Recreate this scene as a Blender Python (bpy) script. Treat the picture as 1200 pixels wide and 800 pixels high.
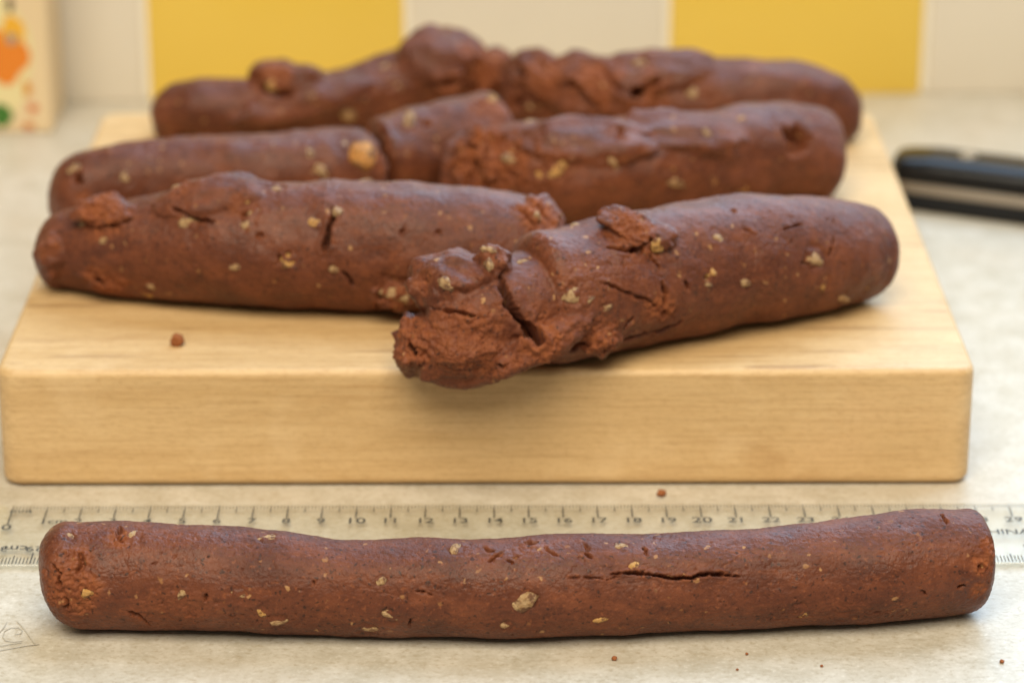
import bpy, bmesh, math, random
import numpy as np
from mathutils import Vector, Matrix, Euler

S = bpy.context.scene
for _o in list(bpy.data.objects):
    bpy.data.objects.remove(_o)
C = S.collection
rng = np.random.default_rng(7)
random.seed(7)

# ------------------------------------------------------------------ camera
F_PX = 3500.0                       # focal length in pixels of the 1200 px wide photograph
PITCH = math.atan(1360.0 / F_PX)    # looking down
CAM_H = 0.361
cam_d = bpy.data.cameras.new('camera')
cam = bpy.data.objects.new('camera', cam_d)
C.objects.link(cam)
cam.location = (0, 0, CAM_H)
cam.rotation_euler = (math.pi / 2 - PITCH, 0, 0)
cam_d.sensor_width = 36.0
cam_d.lens = F_PX / 1200 * 36.0
cam_d.clip_start = 0.02
cam_d.clip_end = 50
cam_d.dof.use_dof = True
cam_d.dof.focus_distance = 0.802
cam_d.dof.aperture_fstop = 9.0
S.camera = cam

# ------------------------------------------------------------------ light
world = bpy.data.worlds.new('World')
S.world = world
world.use_nodes = True
bg = world.node_tree.nodes['Background']
bg.inputs['Color'].default_value = (1.0, 0.90, 0.72, 1)
bg.inputs['Strength'].default_value = 0.22


def area(name, loc, target, sx, sy, power, col):
    l = bpy.data.lights.new(name, 'AREA')
    l.shape = 'RECTANGLE'
    l.size, l.size_y, l.energy, l.color = sx, sy, power, col
    o = bpy.data.objects.new(name, l)
    C.objects.link(o)
    o.location = loc
    o.rotation_euler = (Vector(target) - Vector(loc)).to_track_quat('-Z', 'Y').to_euler()
    return o


area('window_light', (0.46, 1.34, 0.78), (0.34, 0.60, 0.50), 1.2, 1.05, 22.0, (0.53, 0.74, 1.0))
area('room_light', (-0.10, -0.30, 1.70), (0.0, 0.85, 0.0), 1.5, 1.3, 54.0, (1.0, 0.89, 0.70))

S.view_settings.view_transform = 'Standard'
S.view_settings.look = 'None'
S.view_settings.exposure = 0.0
S.view_settings.gamma = 1.0
S.view_settings.use_curve_mapping = False
S.cycles.use_denoising = True
S.cycles.denoiser = 'OPENIMAGEDENOISE'
S.cycles.denoising_input_passes = 'RGB_ALBEDO_NORMAL'
S.cycles.denoising_prefilter = 'ACCURATE'

# ------------------------------------------------------------------ helpers
cp, sp = math.cos(PITCH), math.sin(PITCH)


def gp(px, py, z=0.0):
    """point of the photograph -> point on the horizontal plane z"""
    u, v = (px - 600) / F_PX, (py - 400) / F_PX
    down = sp + cp * v
    t = (CAM_H - z) / down
    return Vector((u * t, t * (cp - sp * v), z))


def project(P):
    y, z = P[:, 1], P[:, 2] - CAM_H
    t = y * cp - z * sp
    v = (-y * sp - z * cp) / t
    return 600 + F_PX * P[:, 0] / t, 400 + F_PX * v, t


def tag(o, label=None, cat=None, group=None, kind=None):
    if label: o['label'] = label
    if cat: o['category'] = cat
    if group: o['group'] = group
    if kind: o['kind'] = kind
    return o


def empty(name, loc, label, cat, group=None):
    o = bpy.data.objects.new(name, None)
    C.objects.link(o)
    o.location = loc
    o.empty_display_size = 0.01
    return tag(o, label, cat, group)


def link(name, me, mat=None, parent=None, smooth=False):
    if mat is not None:
        me.materials.clear()
        me.materials.append(mat)
    if smooth:
        me.polygons.foreach_set('use_smooth', [True] * len(me.polygons))
    o = bpy.data.objects.new(name, me)
    C.objects.link(o)
    if parent is not None:
        o.parent = parent
    return o


def bm_mesh(bm, name):
    me = bpy.data.meshes.new(name)
    bm.to_mesh(me)
    bm.free()
    return me


def box_bm(bm, x0, x1, y0, y1, z0, z1):
    M = Matrix.Translation(((x0 + x1) / 2, (y0 + y1) / 2, (z0 + z1) / 2)) @ Matrix.Diagonal((x1 - x0, y1 - y0, z1 - z0, 1))
    return bmesh.ops.create_cube(bm, size=1.0, matrix=M)


def bevel_all(bm, w, seg=3):
    bmesh.ops.bevel(bm, geom=list(bm.edges) + list(bm.verts), offset=w, segments=seg, profile=0.5, affect='EDGES')


# ------------------------------------------------------------------ numpy noise
_perm = rng.permutation(256).astype(np.int32)
_perm = np.concatenate([_perm, _perm, _perm])
_grad = rng.normal(size=(256, 3))
_grad /= np.linalg.norm(_grad, axis=1)[:, None]


def noise(P):
    I = np.floor(P).astype(np.int64)
    f = P - I
    I &= 255
    w = f * f * f * (f * (f * 6 - 15) + 10)
    out = np.zeros(len(P))
    for dx in (0, 1):
        wx = w[:, 0] if dx else 1 - w[:, 0]
        for dy in (0, 1):
            wy = w[:, 1] if dy else 1 - w[:, 1]
            for dz in (0, 1):
                wz = w[:, 2] if dz else 1 - w[:, 2]
                h = _perm[_perm[_perm[(I[:, 0] + dx) & 255] + ((I[:, 1] + dy) & 255)] + ((I[:, 2] + dz) & 255)]
                g = _grad[h]
                out += wx * wy * wz * (g[:, 0] * (f[:, 0] - dx) + g[:, 1] * (f[:, 1] - dy) + g[:, 2] * (f[:, 2] - dz))
    return out * 1.6


def fbm(P, octs=3, gain=0.5):
    s, a = np.zeros(len(P)), 1.0
    for k in range(octs):
        s += a * noise(P * (2.03 ** k) + 17.3 * k)
        a *= gain
    return s


def worley(P):
    I = np.floor(P).astype(np.int64)
    best = np.full(len(P), 9.0)
    second = np.full(len(P), 9.0)
    for dx in (-1, 0, 1):
        for dy in (-1, 0, 1):
            for dz in (-1, 0, 1):
                J = I + np.array([dx, dy, dz])
                h = _perm[_perm[_perm[J[:, 0] & 255] + (J[:, 1] & 255)] + (J[:, 2] & 255)]
                q = J + 0.5 + 0.42 * _grad[h]
                d = ((P - q) ** 2).sum(1)
                second = np.minimum(second, np.maximum(best, d))
                best = np.minimum(best, d)
    return np.sqrt(best), np.sqrt(second)


def sstep(a, b, x):
    t = np.clip((x - a) / (b - a), 0, 1)
    return t * t * (3 - 2 * t)


# ------------------------------------------------------------------ materials
class NT:
    def __init__(self, name):
        self.m = bpy.data.materials.new(name)
        self.m.use_nodes = True
        self.t = self.m.node_tree
        self.b = self.t.nodes['Principled BSDF']
        self.out = self.t.nodes['Material Output']

    def n(self, typ, ins=None, **props):
        nd = self.t.nodes.new(typ)
        for k, v in props.items():
            setattr(nd, k, v)
        for k, v in (ins or {}).items():
            sock = nd.inputs[k]
            if isinstance(v, bpy.types.NodeSocket):
                self.t.links.new(v, sock)
            else:
                sock.default_value = v
        return nd

    def set(self, **kw):
        for k, v in kw.items():
            sock = self.b.inputs[k.replace('_', ' ')]
            if isinstance(v, bpy.types.NodeSocket):
                self.t.links.new(v, sock)
            else:
                sock.default_value = v

    def obj(self, scale=(1, 1, 1), rot=(0, 0, 0)):
        tc = self.n('ShaderNodeTexCoord')
        mp = self.n('ShaderNodeMapping', {'Vector': tc.outputs['Object'], 'Scale': scale, 'Rotation': rot})
        return mp.outputs[0]

    def noise(self, vec, scale, detail=4, rough=0.55, dist=0.0):
        return self.n('ShaderNodeTexNoise', {'Vector': vec, 'Scale': scale, 'Detail': detail, 'Roughness': rough, 'Distortion': dist}).outputs[0]

    def ramp(self, fac, stops, interp='LINEAR'):
        r = self.n('ShaderNodeValToRGB', {'Fac': fac})
        r.color_ramp.interpolation = interp
        e = r.color_ramp.elements
        while len(e) < len(stops):
            e.new(0.5)
        for k, (p, c) in enumerate(stops):
            e[k].position = p
            e[k].color = (c, c, c, 1) if isinstance(c, (int, float)) else (*c, 1)
        return r.outputs[0]

    def mix(self, fac, a, b, blend='MIX'):
        nd = self.n('ShaderNodeMix', data_type='RGBA', blend_type=blend)
        for idx, v in ((0, fac), (6, a), (7, b)):
            if isinstance(v, bpy.types.NodeSocket):
                self.t.links.new(v, nd.inputs[idx])
            else:
                nd.inputs[idx].default_value = v if idx == 0 or len(v) == 4 else (*v, 1)
        return nd.outputs[2]

    def math(self, op, a, b=0.0):
        nd = self.n('ShaderNodeMath', operation=op)
        for i, v in enumerate((a, b)):
            if isinstance(v, bpy.types.NodeSocket):
                self.t.links.new(v, nd.inputs[i])
            else:
                nd.inputs[i].default_value = v
        return nd.outputs[0]

    def bump(self, h, strength, dist, prev=None):
        ins = {'Height': h, 'Strength': strength, 'Distance': dist}
        if prev is not None:
            ins['Normal'] = prev
        return self.n('ShaderNodeBump', ins).outputs[0]


def plain(name, col, rough=0.5, metal=0.0, spec=0.5):
    m = NT(name)
    m.set(Base_Color=(*col, 1), Roughness=rough, Metallic=metal)
    m.b.inputs['Specular IOR Level'].default_value = spec
    return m.m


# chocolate dough
def dough_material():
    m = NT('chocolate_dough')
    v = m.obj()
    n1 = m.noise(v, 60, 5, 0.6)
    n2 = m.noise(v, 420, 5, 0.65)
    n3 = m.noise(v, 1500, 3, 0.7)
    vs = m.obj(scale=(0.35, 1, 1))
    n4 = m.noise(vs, 260, 4, 0.6)
    c = m.mix(m.ramp(n1, [(0.3, 0.0), (0.7, 1.0)]), (0.088, 0.0212, 0.0080), (0.174, 0.0500, 0.0200))
    c = m.mix(m.ramp(n2, [(0.44, 0.0), (0.66, 0.5)]), c, (0.068, 0.0165, 0.0070))
    c = m.mix(m.ramp(n4, [(0.50, 0.0), (0.70, 0.5)]), c, (0.225, 0.064, 0.023))
    n9 = m.noise(m.obj(scale=(0.6, 1, 1)), 110, 4, 0.6, 0.6)
    c = m.mix(m.ramp(n9, [(0.52, 0.0), (0.66, 0.45)]), c, (0.060, 0.0150, 0.0068))
    n10 = m.noise(v, 900, 2, 0.5)
    c = m.mix(m.ramp(n10, [(0.60, 0.0), (0.72, 0.6)]), c, (0.25, 0.075, 0.026))
    c = m.mix(m.ramp(n10, [(0.28, 0.7), (0.38, 0.0)]), c, (0.040, 0.0110, 0.0055))
    at = m.n('ShaderNodeAttribute', attribute_name='crumb', attribute_type='GEOMETRY').outputs['Fac']
    cr = m.mix(m.ramp(n2, [(0.35, 0.0), (0.65, 1.0)]), (0.190, 0.046, 0.013), (0.44, 0.135, 0.038))
    c = m.mix(m.math('MULTIPLY', at, 0.6), c, cr)
    # crumbs of nut and oat worked into the dough
    warp = m.n('ShaderNodeVectorMath', {0: v, 1: m.n('ShaderNodeVectorMath', {0: m.n('ShaderNodeTexNoise', {'Vector': v, 'Scale': 500.0, 'Detail': 2.0}).outputs[1], 1: (0.0030, 0.0030, 0.0030)}, operation='MULTIPLY').outputs[0]}, operation='ADD').outputs[0]
    vo = m.n('ShaderNodeTexVoronoi', {'Vector': warp, 'Scale': 300.0, 'Randomness': 1.0})
    spk = m.ramp(vo.outputs['Distance'], [(0.14, 1.0), (0.22, 0.0)])
    pick = m.n('ShaderNodeSeparateColor', {'Color': vo.outputs['Color']})
    spk = m.math('MULTIPLY', spk, m.ramp(pick.outputs[0], [(0.72, 0.0), (0.76, 1.0)]))
    spc = m.mix(pick.outputs[1], (0.22, 0.075, 0.022), (0.46, 0.25, 0.10))
    c = m.mix(m.math('MULTIPLY', spk, 0.8), c, spc)
    vo2 = m.n('ShaderNodeTexVoronoi', {'Vector': warp, 'Scale': 520.0, 'Randomness': 1.0})
    dk = m.ramp(vo2.outputs['Distance'], [(0.16, 1.0), (0.28, 0.0)])
    pk2 = m.n('ShaderNodeSeparateColor', {'Color': vo2.outputs['Color']})
    dk = m.math('MULTIPLY', dk, m.ramp(pk2.outputs[0], [(0.55, 0.0), (0.59, 1.0)]))
    c = m.mix(m.math('MULTIPLY', dk, 0.8), c, (0.028, 0.009, 0.005))
    n8 = m.noise(v, 38, 3, 0.55)
    rg = m.ramp(n8, [(0.38, 0.38), (0.62, 0.58)])
    rg = m.math('ADD', rg, m.math('MULTIPLY', at, 0.28))
    gv = m.n('ShaderNodeTexVoronoi', {'Vector': warp, 'Scale': 1300.0}, feature='SMOOTH_F1').outputs['Distance']
    b = m.bump(m.math('SUBTRACT', 1.0, gv), 0.35, 0.0004)
    b = m.bump(n3, 0.6, 0.0003, b)
    b = m.bump(n2, 0.25, 0.0005, b)
    m.set(Base_Color=c, Roughness=rg, Normal=b)
    m.b.inputs['Specular IOR Level'].default_value = 0.33
    m.b.inputs['Sheen Weight'].default_value = 0.06
    m.b.inputs['Sheen Roughness'].default_value = 0.45
    m.b.inputs['Sheen Tint'].default_value = (1.0, 0.82, 0.74, 1)
    return m.m


def nut_material(name, c0, c1):
    m = NT(name)
    v = m.obj()
    n = m.noise(v, 2.2, 4, 0.65)
    c = m.mix(m.ramp(n, [(0.35, 0.0), (0.62, 1.0)]), c0, c1)
    sm = m.noise(v, 1.6, 3, 0.6)
    c = m.mix(m.ramp(sm, [(0.45, 0.0), (0.57, 0.9)]), c, (0.13, 0.045, 0.016))
    m.set(Base_Color=c, Roughness=0.5, Normal=m.bump(n, 0.4, 0.12))
    return m.m


def wood_material():
    m = NT('maple_wood')
    v = m.obj(scale=(1.0, 9.0, 14.0))
    n1 = m.noise(v, 7.0, 6, 0.62, 0.4)
    v2 = m.obj(scale=(1.0, 26.0, 40.0))
    n2 = m.noise(v2, 22.0, 5, 0.7, 0.2)
    n5 = m.noise(m.obj(scale=(1, 2.2, 1.4)), 16.0, 3, 0.5)
    c = m.mix(m.ramp(n1, [(0.3, 0.0), (0.7, 1.0)]), (0.61, 0.400, 0.182), (0.71, 0.495, 0.252))
    c = m.mix(m.ramp(n2, [(0.46, 0.0), (0.68, 0.6)]), c, (0.47, 0.28, 0.115))
    c = m.mix(m.ramp(n5, [(0.55, 0.0), (0.75, 0.4)]), c, (0.72, 0.47, 0.24))
    n6 = m.noise(m.obj(scale=(0.5, 1.0, 1.6)), 700.0, 4, 0.7)
    c = m.mix(m.ramp(n6, [(0.5, 0.0), (0.72, 0.5)]), c, (0.44, 0.25, 0.10))
    n7 = m.noise(v3 if False else m.obj(), 45.0, 5, 0.65)
    c = m.mix(m.ramp(n7, [(0.52, 0.0), (0.68, 0.35)]), c, (0.78, 0.57, 0.32))
    st = m.noise(m.obj(scale=(0.8, 1.5, 2.5)), 24.0, 5, 0.6, 0.8)
    c = m.mix(m.ramp(st, [(0.58, 0.0), (0.72, 0.45)]), c, (0.46, 0.255, 0.095))
    # small dark flecks in the grain
    vo = m.n('ShaderNodeTexVoronoi', {'Vector': m.obj(scale=(0.35, 1.0, 1.0)), 'Scale': 60.0})
    fl = m.ramp(vo.outputs['Distance'], [(0.05, 1.0), (0.12, 0.0)])
    pk = m.n('ShaderNodeSeparateColor', {'Color': vo.outputs['Color']})
    fl = m.math('MULTIPLY', fl, m.ramp(pk.outputs[0], [(0.90, 0.0), (0.93, 0.6)]))
    c = m.mix(fl, c, (0.30, 0.14, 0.05))
    nz = m.n('ShaderNodeSeparateXYZ', {0: m.n('ShaderNodeTexCoord').outputs['Normal']}).outputs[2]
    topf = m.ramp(nz, [(0.9, 0.0), (0.97, 1.0)])
    # knife cuts, thin and long, across the top
    for ang, sc in ((0.9, 1.0), (-0.55, 1.3)):
        k = m.noise(m.obj(scale=(12.0 * sc, 170.0 * sc, 1.0), rot=(0, 0, ang)), 1.0, 2, 0.4)
        kk = m.math('MULTIPLY', m.ramp(k, [(0.64, 0.0), (0.69, 0.5)]), topf)
        c = m.mix(kk, c, (0.30, 0.16, 0.07))
    b = m.bump(n2, 0.25, 0.0004)
    b = m.bump(m.noise(m.obj(scale=(1, 1.6, 1.6)), 150.0, 4, 0.6), 0.35, 0.0012, b)
    m.set(Base_Color=c, Roughness=m.ramp(n1, [(0.3, 0.42), (0.7, 0.58)]), Normal=b)
    return m.m


def counter_material():
    m = NT('speckled_laminate')
    v = m.obj()
    n1 = m.noise(v, 90, 5, 0.6)
    n2 = m.noise(m.obj(scale=(0.8, 1.0, 1.0)), 620, 5, 0.75, 0.2)
    n3 = m.noise(v, 18, 3, 0.5)
    c = m.mix(m.ramp(n1, [(0.35, 0.0), (0.65, 1.0)]), (0.490, 0.445, 0.355), (0.605, 0.560, 0.475))
    c = m.mix(m.ramp(n2, [(0.52, 0.0), (0.66, 0.75)]), c, (0.38, 0.315, 0.21))
    c = m.mix(m.ramp(n2, [(0.32, 0.8), (0.45, 0.0)]), c, (0.70, 0.66, 0.58))
    c = m.mix(m.ramp(n3, [(0.5, 0.0), (0.72, 0.3)]), c, (0.58, 0.47, 0.34))
    sc = m.noise(m.obj(scale=(30.0, 420.0, 1.0), rot=(0, 0, 0.35)), 1.0, 2, 0.4)
    c = m.mix(m.ramp(sc, [(0.69, 0.0), (0.73, 0.35)]), c, (0.40, 0.35, 0.27))
    m.set(Base_Color=c, Roughness=m.ramp(n1, [(0.3, 0.34), (0.7, 0.46)]), Normal=m.bump(n2, 0.12, 0.0003))
    return m.m


def tile_material(name, c0, c1):
    m = NT(name)
    n = m.noise(m.obj(), 30, 3, 0.5)
    c = m.mix(n, c0, c1)
    m.set(Base_Color=c, Roughness=0.28, Normal=m.bump(m.noise(m.obj(), 45, 2, 0.5), 0.06, 0.002))
    return m.m


def ruler_plastic():
    m = NT('clear_plastic')
    t = m.t
    tr = m.n('ShaderNodeBsdfTransparent', {'Color': (0.965, 0.96, 0.93, 1)})
    gl = m.n('ShaderNodeBsdfGlossy', {'Color': (1, 1, 1, 1), 'Roughness': 0.16})
    df = m.n('ShaderNodeBsdfDiffuse', {'Color': (0.86, 0.86, 0.84, 1)})
    fr = m.n('ShaderNodeFresnel', {'IOR': 1.49})
    m1 = m.n('ShaderNodeMixShader', {0: 0.035, 1: tr.outputs[0], 2: df.outputs[0]})
    geo = m.n('ShaderNodeNewGeometry')
    fac = m.math('MULTIPLY', fr.outputs[0], m.math('SUBTRACT', 1.0, geo.outputs['Backfacing']))
    m2 = m.n('ShaderNodeMixShader', {0: fac, 1: m1.outputs[0], 2: gl.outputs[0]})
    t.links.new(m2.outputs[0], m.out.inputs['Surface'])
    return m.m


M_dough = dough_material()
M_nut = nut_material('pale_nut', (0.54, 0.37, 0.19), (0.33, 0.18, 0.07))
M_nut2 = nut_material('golden_nut', (0.50, 0.25, 0.06), (0.62, 0.36, 0.12))
M_wood = wood_material()
M_counter = counter_material()
M_yellow = tile_material('yellow_glaze', (0.77, 0.53, 0.080), (0.80, 0.56, 0.090))
M_cream = tile_material('cream_glaze', (0.71, 0.65, 0.55), (0.75, 0.69, 0.59))
M_grout = plain('grout', (0.84, 0.80, 0.70), 0.9)
M_black = plain('black_plastic', (0.004, 0.004, 0.005), 0.24, spec=0.35)
M_steel = plain('steel', (0.62, 0.60, 0.56), 0.32, 1.0)
M_tang = plain('dull_tang', (0.46, 0.39, 0.32), 0.45, 1.0)
M_plastic = ruler_plastic()
M_ink = plain('black_ink', (0.055, 0.052, 0.042), 0.6)

# ------------------------------------------------------------------ setting
WALL_Y = gp(600, 114).y
BOARD_Z = 0.0371

bm = bmesh.new()
box_bm(bm, -1.6, 1.6, 0.30, WALL_Y + 0.09, -0.04, 0.0)
counter = link('counter', bm_mesh(bm, 'counter'), M_counter)
tag(counter, 'pale speckled beige laminate kitchen counter under everything', 'counter', kind='structure')
counter['kind'] = 'structure'

# faint mark rubbed into the counter: a triangle round a rounded letter
bm = bmesh.new()


def stroke(bm, pts, w, z, h=0.0002):
    """thin flat ribbon along pixel points lying on height z"""
    P = [gp(x, y, z) for x, y in pts]
    for a, b in zip(P[:-1], P[1:]):
        d = (b - a)
        d.z = 0
        n = Vector((-d.y, d.x, 0)).normalized() * (w / 2)
        vs = [bm.verts.new(q) for q in (a - n, b - n, b + n, a + n)]
        bm.faces.new(vs)


stroke(bm, [(20, 727), (26, 733), (32, 741), (41, 753.5)], 0.0004, 0.0003)
stroke(bm, [(46, 754), (30, 756), (0, 761.5), (-18, 765)], 0.0004, 0.0003)
stroke(bm, [(26, 752), (12, 754), (-6, 757.5)], 0.0003, 0.0003)
stroke(bm, [(8, 728), (4, 735), (-4, 744)], 0.0003, 0.0003)
stroke(bm, [(17, 742.5), (24, 742), (26, 738), (22, 734.5), (12, 735), (5, 739), (3, 745), (7, 750), (16, 751.5), (26, 750)], 0.0003, 0.0003)
M_scratch = plain('worn_scratch', (0.49, 0.445, 0.36), 0.42)
link('scratched_mark', bm_mesh(bm, 'scratched_mark'), M_scratch, counter)

# tiled splashback
PITCH_T = 302.0 / 27.65 / 100
WALL_ROT = math.atan2(gp(1130, 109).y - gp(145, 119).y, gp(1130, 109).x - gp(145, 119).x)
x_y0 = gp(175, 114).x        # left edge of the first yellow tile
bm = bmesh.new()
box_bm(bm, x_y0 - 6 * PITCH_T, x_y0 + 8 * PITCH_T, 0.0004, 0.055, 0.0005, 2 * PITCH_T)
wall = link('wall', bm_mesh(bm, 'wall'), M_grout)
wall.location = (0, WALL_Y, 0)
wall.rotation_euler = (0, 0, WALL_ROT)
bm = bmesh.new()
g = 0.0012
box_bm(bm, g, PITCH_T - g, 0, 0.0075, g, PITCH_T - g)
bevel_all(bm, 0.0014, 2)
tile_me = bm_mesh(bm, 'tile')
tile_me.polygons.foreach_set('use_smooth', [True] * len(tile_me.polygons))
tile_y = tile_me.copy()
tile_me.materials.append(M_cream)
tile_y.materials.append(M_yellow)
for row in range(2):
    for k in range(-6, 8):
        yel = (k % 2 == 0) if row % 2 == 0 else (k % 2 != 0)
        o = bpy.data.objects.new('tile', tile_y if yel else tile_me)
        C.objects.link(o)
        o.parent = wall
        o.location = (x_y0 + k * PITCH_T, -0.001 + random.uniform(-.0003, .0003), row * PITCH_T - 0.0016)

# ------------------------------------------------------------------ chopping board
xl = gp(-5, 430, BOARD_Z).x
xr = gp(1144, 430, BOARD_Z).x
yf, yb = gp(600, 570).y, gp(600, 131, BOARD_Z).y
bm = bmesh.new()
box_bm(bm, -(xr - xl) / 2, (xr - xl) / 2, 0, yb - yf, 0.0005, BOARD_Z)
vert = [e for e in bm.edges if abs(e.verts[0].co.z - e.verts[1].co.z) > 0.01]
bmesh.ops.bevel(bm, geom=vert, offset=0.006, segments=5, profile=0.5, affect='EDGES')
hor = [e for e in bm.edges if abs(e.verts[0].co.z - e.verts[1].co.z) < 1e-6 and len(e.link_faces) == 2 and e.calc_face_angle() > 1.0]
bmesh.ops.bevel(bm, geom=hor, offset=0.0024, segments=4, profile=0.5, affect='EDGES')
board = link('chopping_board', bm_mesh(bm, 'chopping_board'), M_wood, smooth=True)
board.location = ((xl + xr) / 2, yf, 0)
board.rotation_euler = (0, 0, math.radians(0.3))
tag(board, 'thick square pale wooden chopping board carrying six dough logs', 'chopping board')
_m = board.modifiers.new('wn', 'WEIGHTED_NORMAL')

# ------------------------------------------------------------------ ruler
ZI = 0.00195
r0 = gp(16.5, 592.5, ZI)              # zero mark, far edge
r29 = gp(1181, 590, ZI)
r0.z = r29.z = 0.0
rdir = (r29 - r0).normalized()
rang = math.atan2(rdir.y, rdir.x)
CM = (r29 - r0).length / 29
RW = 0.0395
ruler = empty('ruler', r0, 'clear plastic centimetre ruler lying on the counter behind the front dough log', 'ruler')
ruler.rotation_euler = (0, 0, rang)
bm = bmesh.new()
box_bm(bm, -0.6 * CM, 30.6 * CM, -RW, 0.0012, 0.0004, 0.0018)
bevel_all(bm, 0.00025, 1)
link('ruler_body', bm_mesh(bm, 'ruler_body'), M_plastic, ruler)
bm = bmesh.new()
ZI = 0.00195


def tick(x, y0, y1, w):
    vs = [bm.verts.new(q) for q in ((x - w / 2, y0, ZI), (x + w / 2, y0, ZI), (x + w / 2, y1, ZI), (x - w / 2, y1, ZI))]
    bm.faces.new(vs)


for k in range(0, 301):
    x = k * CM / 10
    L = 0.0024
    w = 0.00028
    if k % 10 == 0:
        L, w = 0.0088, 0.0004
        if k == 0:
            L = 0.0128
    elif k % 5 == 0:
        L, w = 0.0046, 0.00034
    tick(x, -L, -0.0001, w)
    x2 = 30.0 * CM - x + 0.02 * CM
    L2 = 0.0046 if k % 10 else 0.0078
    if k % 5 == 0 and k % 10:
        L2 = 0.0058
    tick(x2, -RW + 0.0006, -RW + L2, w)
link('scale_marks', bm_mesh(bm, 'scale_marks'), M_ink, ruler)['kind'] = 'stuff'


def text(name, body, size, loc, rot=0.0, parent=ruler, sx=1.0):
    cu = bpy.data.curves.new(name, 'FONT')
    cu.body = body
    cu.size = size
    cu.align_x = 'CENTER'
    cu.align_y = 'CENTER'
    cu.offset = size * 0.012
    cu.resolution_u = 3
    t = bpy.data.objects.new('tmp', cu)
    C.objects.link(t)
    dg = bpy.context.evaluated_depsgraph_get()
    me = bpy.data.meshes.new_from_object(t.evaluated_get(dg))
    bpy.data.objects.remove(t)
    bpy.data.curves.remove(cu)
    o = link(name, me, M_ink, parent)
    o.location = loc
    o.rotation_euler = (0, 0, rot)
    o.scale = (sx, 1, 1)
    return o


for k in range(0, 31):
    yy = -0.0148 if k == 0 else -0.0108
    big = k % 10 == 0
    text('number', str(k), 0.0052 if big else 0.0046, (k * CM, yy, ZI), sx=1.18)
for k in range(1, 31):
    text('number', str(k), 0.0046, (30.02 * CM - k * CM, -RW + 0.0105, ZI), math.pi, sx=1.15)
text('unit_text', 'cm', 0.0044, (1.42 * CM, -0.0108, ZI), sx=1.1)
text('unit_text', 'mm', 0.0036, (0.26 * CM, -0.0036, ZI), sx=1.2)
text('unit_text', 'cm', 0.0050, (0.48 * CM, -RW + 0.0108, ZI), math.pi, sx=1.15)
text('maker_text', 'CHINA', 0.0046, (28.55 * CM, -0.0192, ZI), sx=1.1)

# ------------------------------------------------------------------ dough logs


def section(px, yt, yb_, z0):
    """circle that sits on the plane z0 and is bounded by the two sight lines"""
    at = PITCH + math.atan((yt - 400) / F_PX)
    ab = PITCH + math.atan((yb_ - 400) / F_PX)
    am, h = (at + ab) / 2, (ab - at) / 2
    L = (CAM_H - z0) / (math.sin(am) + math.sin(h))
    r = L * math.sin(h)
    t = L * math.cos(am - PITCH)
    return np.array([(px - 600) * t / F_PX, L * math.cos(am), CAM_H - L * math.sin(am)]), r


def loft(st, z0, cap0, cap1, nring=120, nth=64):
    """closed tube through the stations; caps = (length, exponent, z tilt)"""
    cs, rs = zip(*[section(*s, z0) for s in st])
    cs, rs = np.array(cs), np.array(rs)
    d = np.concatenate([[0], np.cumsum(np.linalg.norm(np.diff(cs, axis=0), axis=1))])
    s = np.linspace(0, d[-1], nring)
    Cc = np.stack([np.interp(s, d, cs[:, i]) for i in range(3)], 1)
    R = np.interp(s, d, rs)
    for _ in range(6):                       # soften the corners of the interpolation
        Cc[1:-1] = (Cc[:-2] + 2 * Cc[1:-1] + Cc[2:]) / 4
        R[1:-1] = (R[:-2] + 2 * R[1:-1] + R[2:]) / 4
    T0 = Cc[0] - Cc[3]
    T0 /= np.linalg.norm(T0)
    T1 = Cc[-1] - Cc[-4]
    T1 /= np.linalg.norm(T1)
    P, Q = [], []
    n = 16
    for k in range(n):
        u = math.cos(k / n * math.pi / 2)
        f = max(0.03, (1 - u ** cap0[1]) ** (1 / cap0[1]))
        P.append(Cc[0] + T0 * cap0[0] * u + np.array([0, 0, cap0[2] * u]))
        Q.append(R[0] * f)
    for k in range(nring):
        P.append(Cc[k])
        Q.append(R[k])
    for k in range(1, n + 1):
        u = math.sin(k / n * math.pi / 2)
        f = max(0.03, (1 - u ** cap1[1]) ** (1 / cap1[1])) if k < n else 0.03
        P.append(Cc[-1] + T1 * cap1[0] * u + np.array([0, 0, cap1[2] * u]))
        Q.append(R[-1] * f)
    P, Q = np.array(P), np.array(Q)
    Tn = np.gradient(Cc, axis=0)
    Tn /= np.linalg.norm(Tn, axis=1)[:, None]
    Tn = np.concatenate([np.repeat(Tn[:1], n, 0), Tn, np.repeat(Tn[-1:], n, 0)])
    side = np.cross(Tn, [0, 0, 1.0])
    side /= np.linalg.norm(side, axis=1)[:, None]
    up = np.cross(side, Tn)
    th = np.linspace(0, 2 * math.pi, nth, endpoint=False)
    V = P[:, None, :] + Q[:, None, None] * (np.cos(th)[None, :, None] * side[:, None, :] + np.sin(th)[None, :, None] * up[:, None, :])
    m = len(P)
    V = V.reshape(-1, 3)
    F = []
    for i in range(m - 1):
        for j in range(nth):
            a, b = i * nth + j, i * nth + (j + 1) % nth
            F.append((a, b, b + nth, a + nth))
    F.append(tuple(range(nth))[::-1])
    F.append(tuple(range((m - 1) * nth, m * nth)))
    return V, F


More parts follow.
